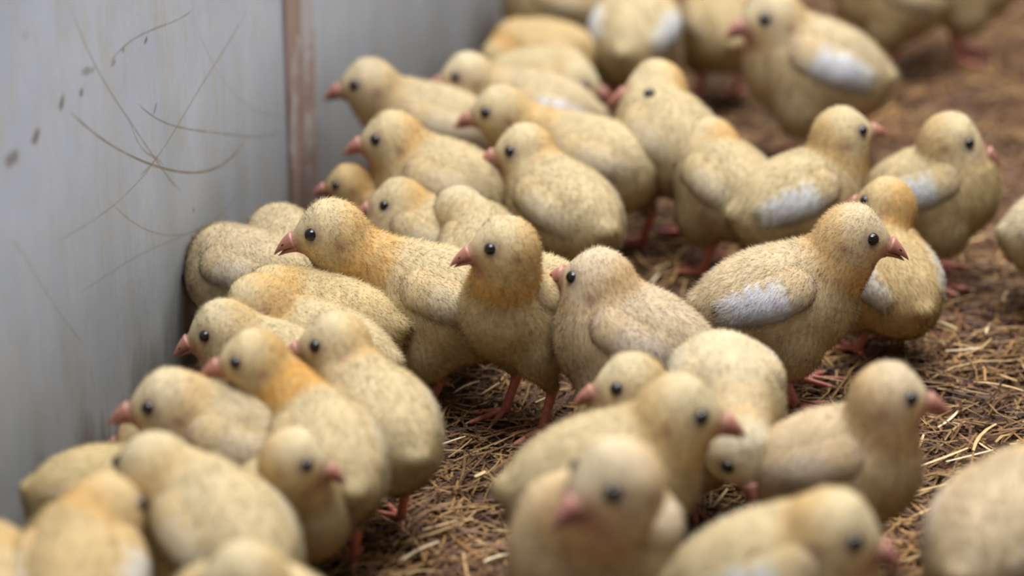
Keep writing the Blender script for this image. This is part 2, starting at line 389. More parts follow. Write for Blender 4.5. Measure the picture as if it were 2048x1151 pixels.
for k, (px, py, L, tilt, wd) in enumerate(LOOSE):
    p = on_plane(px, py, 0.009); q = on_plane(px+60*math.cos(tilt), py+60*math.sin(tilt), 0.009)
    yaw = math.atan2(q[1]-p[1], q[0]-p[0])
    v, f, c = straws(np.zeros((1, 3)), np.array([L]), np.array([wd]), np.array([0.0]), np.array([random.uniform(-.04, .04)]), np.array([random.uniform(-.3, .3)]),
                     np.array([random.choice([[0.62, 0.46, 0.25], [0.55, 0.38, 0.18], [0.66, 0.54, 0.36]])]), 4)
    me = fast_mesh('straw', v, [f], {'col': ('FLOAT_COLOR', c)}, M_STRAW, False)
    o = bpy.data.objects.new('straw', me); COL.objects.link(o); o.location = (p[0], p[1], floor_h(p[0], p[1])+0.0095); o.rotation_euler = (0, 0, yaw)
    tag(o, 'single pale straw lying loose on top of the brown bedding', 'straw', 'loose pale straws on the bedding')

# ------------------------------------------------------------------ chick anatomy
def Rz(a): c, s = math.cos(a), math.sin(a); return np.array([[c, -s, 0], [s, c, 0], [0, 0, 1]])
def Ry(a): c, s = math.cos(a), math.sin(a); return np.array([[c, 0, -s], [0, 1, 0], [s, 0, c]])     # positive lifts the nose
def Rx(a): c, s = math.cos(a), math.sin(a); return np.array([[1, 0, 0], [0, c, -s], [0, s, c]])
class Shape:
    def __init__(s, k): s.k = k; s.e = []; s.c = []
    def ell(s, c, r, R=np.eye(3)): s.e.append((np.array(c, float), np.array(r, float), R))
    def cap(s, a, b, ra, rb): s.c.append((np.array(a, float), np.array(b, float), ra, rb))
    def __call__(s, P):
        ds = []
        for c, r, R in s.e:
            q = (P-c)@R
            k0 = np.sqrt(((q/r)**2).sum(1))+1e-9; k1 = np.sqrt(((q/(r*r))**2).sum(1))+1e-9
            ds.append(k0*(k0-1)/k1)
        for a, b, ra, rb in s.c:
            ab = b-a; t = np.clip(((P-a)@ab)/(ab@ab), 0, 1)
            ds.append(np.linalg.norm(P-a-t[:, None]*ab, axis=1)-(ra+(rb-ra)*t))
        D = np.stack(ds); m = D.min(0)
        return m-s.k*np.log(np.exp(-(D-m)/s.k).sum(0))
    def bounds(s):
        lo = np.full(3, 9.); hi = -lo
        for c, r, R in s.e: m = max(r); lo = np.minimum(lo, c-m); hi = np.maximum(hi, c+m)
        for a, b, ra, rb in s.c:
            for p, r in ((a, ra), (b, rb)): lo = np.minimum(lo, p-r); hi = np.maximum(hi, p+r)
        return lo-0.01, hi+0.01
def grad(f, P, e=4e-4):
    g = np.zeros_like(P)
    for i in range(3):
        d = np.zeros(3); d[i] = e; g[:, i] = f(P+d)-f(P-d)
    return g/np.maximum(np.linalg.norm(g, axis=1, keepdims=True), 1e-9)

def surface(f, h):
    """net of quads over the zero set of f"""
    lo, hi = f.bounds(); n = np.ceil((hi-lo)/h).astype(int)+1
    ax = [lo[i]+h*np.arange(n[i]) for i in range(3)]
    G = np.stack(np.meshgrid(*ax, indexing='ij'), -1); S = f(G.reshape(-1, 3)).reshape(n)
    ins = S < 0
    cell = np.zeros(n-1, int)
    for i in (0, 1):
        for j in (0, 1):
            for k in (0, 1): cell += ins[i:n[0]-1+i, j:n[1]-1+j, k:n[2]-1+k]
    act = (cell > 0) & (cell < 8); ids = -np.ones(n-1, int); ids[act] = np.arange(act.sum())
    c = np.argwhere(act); P = lo+(c+0.5)*h
    for _ in range(4):
        g = np.zeros_like(P); e = 4e-4
        for i in range(3):
            d = np.zeros(3); d[i] = e; g[:, i] = (f(P+d)-f(P-d))/(2*e)
        P = P-np.clip(f(P)/np.maximum((g*g).sum(1), .05), -h, h)[:, None]*g
    Q = []
    for a in range(3):
        b, cc = (a+1) % 3, (a+2) % 3
        s0 = [slice(None)]*3; s1 = [slice(None)]*3; s0[a] = slice(0, n[a]-1); s1[a] = slice(1, n[a])
        A, B = ins[tuple(s0)], ins[tuple(s1)]
        for sign in (0, 1):
            e = np.argwhere((A & ~B) if sign == 0 else (~A & B))
            e = e[(e[:, b] > 0) & (e[:, cc] > 0) & (e[:, b] < n[b]-1) & (e[:, cc] < n[cc]-1)]
            db = np.zeros(3, int); db[b] = 1; dc = np.zeros(3, int); dc[cc] = 1
            q = [ids[tuple((e-o).T)] for o in (db+dc, dc, 0*db, db)]
            q = np.stack(q, 1); Q.append(q if sign == 0 else q[:, ::-1])
    Q = np.concatenate(Q); Q = Q[(Q >= 0).all(1)]
    return P, Q, grad(f, P)

def sm(x, a, b): t = np.clip((x-a)/(b-a), 0, 1); return t*t*(3-2*t)
def lerp(c, d, w): return c*(1-w[:, None])+np.array(d)*w[:, None]

def fluffed(name, P, Q, Nn, colour, flow, length, count, width, rng, mat=None):
    """skin surface plus short tapering down, one mesh; colour / flow / length are functions of place"""
    tri_a = P[Q[:, 0]]; d1 = P[Q[:, 2]]-tri_a; d2 = P[Q[:, 3]]-P[Q[:, 1]]
    area_ = np.linalg.norm(np.cross(d1, d2), axis=1); pr = area_/area_.sum()
    k = rng.choice(len(Q), count, p=pr); u, v = rng.random(count)[:, None], rng.random(count)[:, None]
    b = (P[Q[k, 0]]*(1-u)+P[Q[k, 1]]*u)*(1-v)+(P[Q[k, 3]]*(1-u)+P[Q[k, 2]]*u)*v
    n = (Nn[Q[k, 0]]*(1-u)+Nn[Q[k, 1]]*u)*(1-v)+(Nn[Q[k, 3]]*(1-u)+Nn[Q[k, 2]]*u)*v
    n /= np.linalg.norm(n, axis=1, keepdims=True)+1e-9
    fl = flow(b); fl = fl-(fl*n).sum(1, keepdims=True)*n
    # tufts: neighbouring strands share a lean
    clump = np.stack([np.sin(b[:, 0]*410+b[:, 2]*260), np.sin(b[:, 1]*380+b[:, 0]*300), np.sin(b[:, 2]*430+b[:, 1]*330)], 1)
    d = n*0.50+fl*0.75+clump*0.035+rng.normal(0, 0.22, (count, 3)); d /= np.linalg.norm(d, axis=1, keepdims=True)
    L = length(b)*rng.uniform(0.6, 1.25, count)
    sd = np.cross(d, n+rng.normal(0, .4, n.shape)); sd /= np.linalg.norm(sd, axis=1, keepdims=True)+1e-9
    W = (width*rng.uniform(0.7, 1.3, count))[:, None]
    r0 = b-n*0.0006; tip = b+d*L[:, None]
    S = np.stack([r0-sd*W*.5, r0+sd*W*.5, tip], 1).reshape(-1, 3)
    cb = colour(b, n)
    cs = np.repeat(cb*rng.uniform(0.97, 1.03, (count, 1)), 3, axis=0)
    nn = n+rng.normal(0, 0.05, n.shape); nn /= np.linalg.norm(nn, axis=1, keepdims=True)
    V = np.concatenate([P, S]); col = np.concatenate([colour(P, Nn), cs]); fn = np.concatenate([Nn, np.repeat(nn, 3, axis=0)])
    T = len(P)+np.arange(count*3).reshape(-1, 3)
    return fast_mesh(name, V, [Q, T], {'col': ('FLOAT_COLOR', np.clip(col, 0, .92)), 'fn': ('FLOAT_VECTOR', fn)}, mat or M_DOWN)

CREAM = np.array([0.79, 0.60, 0.315]); PALE = np.array([0.89, 0.765, 0.505]); ORANGE = np.array([0.84, 0.46, 0.10])
WHITE = np.array([0.93, 0.95, 0.95]); SKIN = np.array([0.46, 0.225, 0.165]); TAN = np.array([0.56, 0.42, 0.24]); MAUVE = np.array([0.53, 0.38, 0.32])

# ---- shared parts
def ring_tube(path, rad, seg=10, squash=None):
    path = np.array(path, float); n = len(path); V = []; Fq = []
    for i in range(n):
        t = path[min(i+1, n-1)]-path[max(i-1, 0)]; t /= np.linalg.norm(t)
        ref = np.array([0, 1., 0]) if abs(t[1]) < 0.9 else np.array([1., 0, 0])
        s = np.cross(t, ref); s /= np.linalg.norm(s); u = np.cross(t, s)
        for k in range(seg):
            a = 2*math.pi*k/seg; V.append(path[i]+rad[i]*(math.cos(a)*u+math.sin(a)*s))
    for i in range(n-1):
        for k in range(seg):
            Fq.append((i*seg+k, i*seg+(k+1) % seg, (i+1)*seg+(k+1) % seg, (i+1)*seg+k))
    Fq.append(tuple(range(seg-1, -1, -1))); Fq.append(tuple((n-1)*seg+k for k in range(seg)))
    return V, Fq
def merge(*tubes):
    V, Fq = [], []
    for v, f in tubes:
        o = len(V); V += list(v); Fq += [tuple(i+o for i in q) for q in f]
    return V, Fq
def make_data(name, V, Fq, mat, smooth=True):
    me = bpy.data.meshes.new(name); me.from_pydata([tuple(map(float, v)) for v in V], [], Fq); me.update()
    me.polygons.foreach_set('use_smooth', [smooth]*len(me.polygons)); me.materials.append(mat); return me
def leg_mesh(lean, lift=0.0):
    """foot on the ground at the origin, hock behind, shank into the thigh"""
    t = [ring_tube([(-0.004, 0, 0.040), (-0.008-lean, 0, 0.0325), (-0.0100-lean, 0, 0.0285), (-0.0080-lean*.7, 0, 0.022), (-0.004-lean*.35, 0, 0.012), (-0.0005, 0, 0.0035), (0.0012, 0, 0.0014)],
                   [0.0046, 0.0040, 0.0042, 0.0031, 0.0028, 0.0034, 0.0028], 12)]
    for yaw, L in ((-33, 0.020), (0, 0.026), (33, 0.020), (168, 0.010)):
        c, s = math.cos(math.radians(yaw)), math.sin(math.radians(yaw))
        pts = [(0.0, 0.0038), (0.22, 0.0032), (0.38, 0.0030), (0.5, 0.0024), (0.66, 0.0025), (0.8, 0.0018), (0.92, 0.0018), (1.0, 0.0014)]
        rr = [0.0025, 0.0020, 0.0018, 0.0021, 0.0016, 0.0018, 0.0014, 0.0009]
        t.append(ring_tube([(L*f*c, L*f*s, z) for f, z in pts], rr, 8))
    V, Fq = merge(*t)
    return make_data('leg', V, Fq, M_LEG)
def claw_mesh(yaw, L):
    c, s = math.cos(math.radians(yaw)), math.sin(math.radians(yaw))
    V, Fq = ring_tube([((L-.0006+d)*c, (L-.0006+d)*s, z) for d, z in ((0, .0019), (.0022, .0017), (.0042, .0004))], [.0009, .0007, .0001], 6)
    return make_data('claw', V, Fq, M_CLAW)
CLAWS = [claw_mesh(*a) for a in ((-33, 0.020), (0, 0.026), (33, 0.020), (168, 0.010))]
LEGS = [leg_mesh(0.0), leg_mesh(0.006), leg_mesh(-0.004)]

def beak_mesh(upper):
    V, Fq = [], []; seg = 14; N_ = 9
    Lb = 0.0102 if upper else 0.0084
    for i in range(N_):
        t = i/(N_-1); x = -0.004+t*(Lb+0.004)
        w = 0.0060*(1-t)**1.05+0.0002; hgt = (0.0066 if upper else 0.0038)*(1-t)**0.85+0.0003
        zc = -0.0030*(max(x, 0)/0.0116)**1.8-(0 if upper else 0.0006)
        for k in range(seg):
            a = 2*math.pi*k/seg; y = w*math.cos(a); z = hgt*math.sin(a)
            if upper and z < 0: z *= 0.30
            if not upper and z > 0: z *= 0.25
            V.append((x, y, zc+z))
    for i in range(N_-1):
        for k in range(seg): Fq.append((i*seg+k, i*seg+(k+1) % seg, (i+1)*seg+(k+1) % seg, (i+1)*seg+k))
    Fq.append(tuple(range(seg-1, -1, -1))); Fq.append(tuple((N_-1)*seg+k for k in range(seg)))
    return make_data('beak', V, Fq, M_BEAK)
BEAK_U, BEAK_L = beak_mesh(True), beak_mesh(False)
def nostril_mesh():
    V, Fq = [], []
    for s in (-1, 1):
        o = len(V)
        for i, (rx, off) in enumerate(((1, 0), (.6, .0003))):
            for k in range(8):
                a = 2*math.pi*k/8; V.append((0.0026+0.0011*rx*math.cos(a), s*(0.0028+off*.7), 0.0021+0.0005*rx*math.sin(a)))
        for k in range(8): Fq.append((o+k, o+(k+1) % 8, o+8+(k+1) % 8, o+8+k))
        Fq.append(tuple(o+8+k for k in range(8)))
    return make_data('nostril', V, Fq, M_EYE)
NOSTRIL = nostril_mesh()
def sphere_mesh(name, r, mat, seg=20, rings=12, sx=1, sy=1, sz=1):
    V, Fq = [(0, 0, r*sz)], []
    for i in range(1, rings):
        th = math.pi*i/rings
        for k in range(seg): V.append((r*sx*math.sin(th)*math.cos(2*math.pi*k/seg), r*sy*math.sin(th)*math.sin(2*math.pi*k/seg), r*sz*math.cos(th)))
    V.append((0, 0, -r*sz)); L = len(V)-1
    for k in range(seg): Fq.append((0, 1+k, 1+(k+1) % seg)); Fq.append((L, 1+(rings-2)*seg+(k+1) % seg, 1+(rings-2)*seg+k))
    for i in range(rings-2):
        for k in range(seg): a = 1+i*seg; Fq.append((a+k, a+seg+k, a+seg+(k+1) % seg, a+(k+1) % seg))
    return make_data(name, V, Fq, mat)
EYE = sphere_mesh('eye', 0.0037, M_EYE, sx=1.05, sz=0.95)

# wing: built once per side and colouring in a frame with x along the wing towards the shoulder, y outwards
def wing_data(side, white):
    f = Shape(0.0016)
    f.cap((0.018, 0, 0.001), (-0.010, 0, 0.000), 0.0135, 0.0125)
    f.cap((-0.008, 0, 0.002), (-0.027, 0, 0.003), 0.0105, 0.0060)
    for i in range(6):                                   # quill sheaths along the trailing edge
        x = 0.012-0.0068*i; f.ell((x-0.004, 0, -0.0095+0.0011*i), (0.0085, 0.0045, 0.0040), Ry(math.radians(20)))
    g = lambda P: f(P*np.array([1, 2.7, 1]))
    class Flat(Shape):
        def __call__(s, P): return g(P)*0.42
        def bounds(s): lo, hi = f.bounds(); return lo*np.array([1, .62, 1])-.002, hi*np.array([1, .62, 1])+.002
    P, Q, Nn = surface(Flat(0), 0.0019)
    def colour(b, n):
        c = np.repeat(CREAM[None], len(b), 0)
        c = lerp(c, PALE, np.full(len(b), 0.35))
        jag = .0022*np.sin(b[:, 0]*900)+.0018*np.sin(b[:, 0]*410+1)
        fl = sm(b[:, 0]+0.5*b[:, 2]+jag, 0.022, 0.004)*sm(b[:, 0]+jag, -.040, -.018)*sm(b[:, 2]+jag, .016, .005)
        c = lerp(c, WHITE, fl*(0.95 if white else 0.22))
        c = lerp(c, MAUVE, sm(b[:, 0], 0.022, 0.032)*0.35)
        sc = np.sin(b[:, 0]/0.0068*2*math.pi)
        c = lerp(c, TAN, sm(b[:, 2], -0.002, -0.012)*(0.5+0.5*sc)*(0.12 if white else 0.35))
        return c
    flow = lambda b: np.repeat(np.array([[-1, 0, -0.15]]), len(b), 0)
    length = lambda b: 0.0030+0.0018*sm(b[:, 0], 0, -0.03)
    rng = np.random.default_rng(3+side)
    return P, Q, Nn, colour, flow, length, rng
WINGS = {(s, w): wing_data(s, w) for s in (-1, 1) for w in (0, 1)}

HEADK = 0.90
def chick(label, body, head, phi, psi, theta=-8, s=1.0, neck=0.5, white=0, tint=(1, 1, 1), zb=0.067, lod=1.0, group=None, pale=0.3, stride=0, wingang=0, footx=0.0):
    seed = int(body[0]*7+body[1]*13); rng = np.random.default_rng(abs(seed))
    ph, ps, th = math.radians(phi), math.radians(psi), math.radians(theta+5)
    B = on_plane(body[0], body[1], zb*s)                      # torso centre
    Rw = Rz(ph)
    ehead = B+Rw@np.array([0.044, 0, 0.046])*s
    r = ray(*head); t = ((ehead-CAM)@r)/(r@r); Hd = CAM+r*t    # skull centre
    hs = s*HEADK
    root = bpy.data.objects.new('chick', None); COL.objects.link(root); root.empty_display_size = 0.03
    root.location = (B[0], B[1], 0); root.rotation_euler = (0, 0, ph)
    tag(root, label, 'chick', group or 'broiler chicks crowding along the wall')
    TC = np.array([0, 0, zb*s]); hl = Rw.T@(Hd-np.array([B[0], B[1], 0]))
    rise = np.clip(math.degrees(math.atan2(hl[2]-TC[2], max(0.02, hl[0])))-30, -25, 25)
    tilt = math.radians(8+0.30*rise+rng.uniform(-2, 2)); Rt = Ry(tilt)
    Rh = Rz(ps-ph)@Ry(th)
    f = Shape(0.0026*s)
    L = lambda *v: TC+Rt@(np.array(v)*s)
    f.ell(TC, np.array((.0425, .0330, .0335))*s, Rt)
    f.ell(L(-.019, 0, .000), np.array((.029, .0275, .0270))*s, Rt)
    f.ell(L(.021, 0, -.002), np.array((.0245, .0265, .0290))*s, Rt)
    f.ell(L(-.041, 0, .009), np.array((.0100, .0080, .0060))*s, Rt@Ry(math.radians(-14)))
    for sd in (-1, 1):
        f.ell(L(.003, sd*.0205, -.020), np.array((.0180, .0130, .0200))*s, Rt@Ry(math.radians(-25)))
        f.cap(L(.001, sd*.0185, -.026), np.array([(-.003+footx)*s, sd*.0170*s, .0330*s]), .0110*s, .0056*s)
    n0 = L(.022, 0, .012); hb = hl+Rh@np.array([-.0035, 0, -.006])*s
    ctrl = np.array([n0[0]*.55+hb[0]*.45, (n0[1]+hb[1])/2, (n0[2]+hb[2])/2])+np.array([(.004+.3*max(0, hb[0]-n0[0])), 0, -.004])*s
    q = [(1-u)**2*n0+2*u*(1-u)*ctrl+u*u*hb for u in (0, .25, .5, .75, 1)]
    rn = [.0212, .0190, .0176, .0168, .0160]
    for i in range(4): f.cap(q[i], q[i+1], rn[i]*s, rn[i+1]*s)
    f.ell(hl+Rh@np.array((-.0008, 0, .0002))*hs, np.array((.0198, .0184, .0186))*hs, Rh)
    f.cap(hl+Rh@np.array((.0020, 0, .0012))*hs, hl+Rh@np.array((.0212, 0, -.0040))*hs, .0170*hs, .0062*hs)
    for sd in (-1, 1): f.ell(hl+Rh@np.array((.000, sd*.0080, -.0045))*hs, np.array((.0105, .0088, .0100))*hs, Rh)
    P, Q, Nn = surface(f, 0.0027 if lod < 1 else 0.0023)
    ncent = np.array(q)
    def hloc(b): return (b-hl)@Rh/hs
    def tloc(b): return (b-TC)@Rt/s
    def colour(b, n):
        h = hloc(b); t = tloc(b); nh = n@Rh; nt_ = n@Rt
        c = np.repeat(CREAM[None], len(b), 0); c = lerp(c, PALE, np.full(len(b), pale))
        rh = np.linalg.norm(h, axis=1)
        # back paler, flanks and vent duller
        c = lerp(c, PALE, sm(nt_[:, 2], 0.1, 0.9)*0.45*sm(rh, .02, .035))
        c = lerp(c, TAN, sm(t[:, 2], -.008, -.030)*0.45*sm(rh, .02, .03))
        c = lerp(c, MAUVE, np.exp(-((t[:, 0]+.018)**2/.010**2+(t[:, 2]+.012)**2/.012**2))*0.22)
        # neck collar
        seg = [np.linalg.norm(b-ncent[i], axis=1)/s for i in (0, 1, 2)]
        dn = np.minimum(seg[0]+.002, np.minimum(seg[1], seg[2]+.0005))
        wn = sm(dn, .0255, .0165)*sm(rh, .0185, .0255)
        c = lerp(c, ORANGE, np.clip(wn*neck*1.45, 0, .95))
        hd = sm(rh, .032, .022)
        nape = hd*sm(h[:, 0], .004, -.016)
        c = lerp(c, ORANGE, np.clip(nape*neck*0.42, 0, .9))
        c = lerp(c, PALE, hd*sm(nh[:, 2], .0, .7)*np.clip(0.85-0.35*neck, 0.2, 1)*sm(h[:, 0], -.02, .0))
        # cheek, ear patch, bare skin round eye and beak
        ay = np.abs(h[:, 1])
        c = lerp(c, PALE, np.exp(-((h[:, 0]-.002)**2/.006**2+(h[:, 2]+.006)**2/.006**2))*0.7*hd*sm(ay, .006, .012))
        c = lerp(c, SKIN, np.exp(-((h[:, 0]+.0055)**2/.0034**2+(h[:, 2]+.0015)**2/.0034**2))*0.75*hd*sm(ay, .006, .012))
        c = lerp(c, MAUVE*0.75, np.exp(-(((h[:, 0]-.0100)**2+(h[:, 2]-.0050)**2)/.0056**2)**2)*0.75*hd*sm(ay, .006, .011))
        c = lerp(c, SKIN, sm(h[:, 0]-0.45*h[:, 2], .0150, .0255)*0.95*hd)
        return c
    def flow(b):
        h = hloc(b); rh = np.linalg.norm(h, axis=1); w = sm(rh, .034, .022)[:, None]
        body_f = (Rt@np.array([-1, 0, -.30]))[None]; head_f = (Rh@np.array([-1, 0, -.35]))[None]
        neckf = (hb-n0); neckf = -neckf/np.linalg.norm(neckf)
        dn = np.linalg.norm(b-ncent[2], axis=1)/s; wn = sm(dn, .035, .018)[:, None]*(1-w)
        fl = body_f*(1-w-wn)+head_f*w+neckf[None]*wn
        return fl/np.linalg.norm(fl, axis=1, keepdims=True)
    def length(b):
        h = hloc(b); rh = np.linalg.norm(h, axis=1); t = tloc(b)
        l = 0.0042+0.0012*sm(t[:, 0], -.03, -.06)
        w = sm(rh, .036, .022); l = l*(1-w)+0.0028*w
        ay = np.abs(h[:, 1])
        bare = np.maximum(sm(h[:, 0], .011, .018)*w, np.exp(-(((h[:, 0]-.0100)**2+(h[:, 2]-.0050)**2)/.0062**2)**2)*w)
        return l*s*(1-0.78*bare)
    cnt = int(24000*lod); wd = 0.00040*s/math.sqrt(lod)
    me = fluffed('body', P, Q, Nn, colour, flow, length, cnt, wd, rng)
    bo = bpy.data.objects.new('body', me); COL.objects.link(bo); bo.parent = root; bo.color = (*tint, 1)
    def place(o, M4, par=root):
        COL.objects.link(o); o.parent = par; o.matrix_local = M4; return o
    def M(R, p, sc=1.0, diag=(1, 1, 1)):
        m = np.eye(4); m[:3, :3] = R@np.diag(np.array(diag)*sc); m[:3, 3] = p; return Matrix(m.tolist())
    def march(p0, d, start=0.05):
        d = d/np.linalg.norm(d); p = p0+d*start*s
        for _ in range(24): p = p-d*f(p[None])[0]*0.9
        return p
    # wings folded on the flanks, each bent to lie on the side of the body
    for sd in (-1, 1):
        Pw, Qw, Nw, cw, fw, lw, rw = WINGS[(sd, 1 if white else 0)]
        k = 0.92*s; out = Rt@np.array([0, sd, .28]); out /= np.linalg.norm(out)
        Rwg = Rt@Ry(math.radians(6+wingang)); ex, ez = Rwg[:, 0], Rwg[:, 2]
        anc = L(-.006, 0, .0080)
        def flank(x, z):
            p0 = anc+np.outer(x, ex)+np.outer(z, ez); p = p0+out*.055*s
            for _ in range(14): p = p-out*(f(p)*0.85)[:, None]
            return ((p-p0)*out).sum(1)
        ax_ = np.linspace(-.040, .036, 11)*k; az_ = np.linspace(-.016, .018, 6)*k
        X, Z = np.meshgrid(ax_, az_, indexing='ij'); D = flank(X.ravel(), Z.ravel()).reshape(X.shape)
        D = np.clip(D, 0.012*s, None)
        def bend(P):
            x, z = P[:, 0]*k, P[:, 2]*k
            fi = np.clip((x-ax_[0])/(ax_[1]-ax_[0]), 0, 9.999); fj = np.clip((z-az_[0])/(az_[1]-az_[0]), 0, 4.999)
            a, b = fi.astype(int), fj.astype(int); u, v = fi-a, fj-b
            d = (D[a, b]*(1-u)+D[a+1, b]*u)*(1-v)+(D[a, b+1]*(1-u)+D[a+1, b+1]*u)*v
            return anc+np.outer(x, ex)+np.outer(z, ez)+np.outer(d+P[:, 1]*sd*k+(0 if white else -.0010)*s, out)
        B0 = bend(Pw); Q2 = Qw if sd == 1 else Qw
        tri = np.concatenate([Q2[:, [0, 1, 2]], Q2[:, [0, 2, 3]]]); nn = np.zeros_like(B0)
        fnm = np.cross(B0[tri[:, 1]]-B0[tri[:, 0]], B0[tri[:, 2]]-B0[tri[:, 0]])
        for c3 in range(3): np.add.at(nn, tri[:, c3], fnm)
        nn /= np.linalg.norm(nn, axis=1, keepdims=True)+1e-12
        if ((nn@out)*np.sign(Nw[:, 1]*sd+1e-9)).mean() < 0: nn = -nn
        # colours follow the flat wing: nearest rest point
        fx = Rwg.T
        co = float(out@ez)
        def wcol(b, n_):
            q_ = (b-anc); return cw(np.stack([q_@ex/k, q_@out*0, (q_@ez-co*(q_@out))/(1-co*co)/k], 1), n_)
        wflow = lambda b: np.repeat((Rwg@np.array([-1, 0, -.15]))[None], len(b), 0)
        wlen = lambda b: lw(np.stack([(b-anc)@ex/k, 0*(b@ex), 0*(b@ex)], 1))*s
        wme = fluffed('wing', B0, Q2, nn, wcol, wflow, wlen, int(3800*lod), 0.00042*s/math.sqrt(lod), rng)
        w = bpy.data.objects.new('wing', wme); COL.objects.link(w); w.parent = root; w.color = (*tint, 1)
        if white: w['label'] = 'wing with white quills showing'
    # eyes
    for sd in (-1, 1):
        e = march(hl+Rh@np.array([.0092, 0, .0048])*hs, Rh@np.array([.12, sd, .03]), .03)
        cdir = (hl+Rh@np.array([.0092, 0, .0048])*hs)-e; cdir /= np.linalg.norm(cdir)
        place(bpy.data.objects.new('eye', EYE), M(Rh, e+cdir*.0014*s, s*1.04))
    bp = march(hl+Rh@np.array([.0100, 0, -.0014])*hs, Rh@np.array([1, 0, -.22]), .03)
    Rb = Rh@Ry(math.radians(-17))
    bk = place(bpy.data.objects.new('beak', BEAK_U), M(Rb, bp, s))
    lo = bpy.data.objects.new('lower_beak', BEAK_L); COL.objects.link(lo); lo.parent = root; lo.matrix_local = M(Rb, bp+Rb@np.array([-.0002, 0, -.0013])*s, s)
    ns = bpy.data.objects.new('nostril', NOSTRIL); COL.objects.link(ns); ns.parent = bk
    for sd in (-1, 1):
        dx = (stride if sd == 1 else -stride)*s
        lg = place(bpy.data.objects.new('leg', LEGS[0]), M(Rz(math.radians(sd*rng.uniform(2, 12))), ((0.004+footx)*s+dx, sd*.0172*s, 0.0012), s))
        for cm in CLAWS:
            cl = bpy.data.objects.new('claw', cm); COL.objects.link(cl); cl.parent = lg
    return root

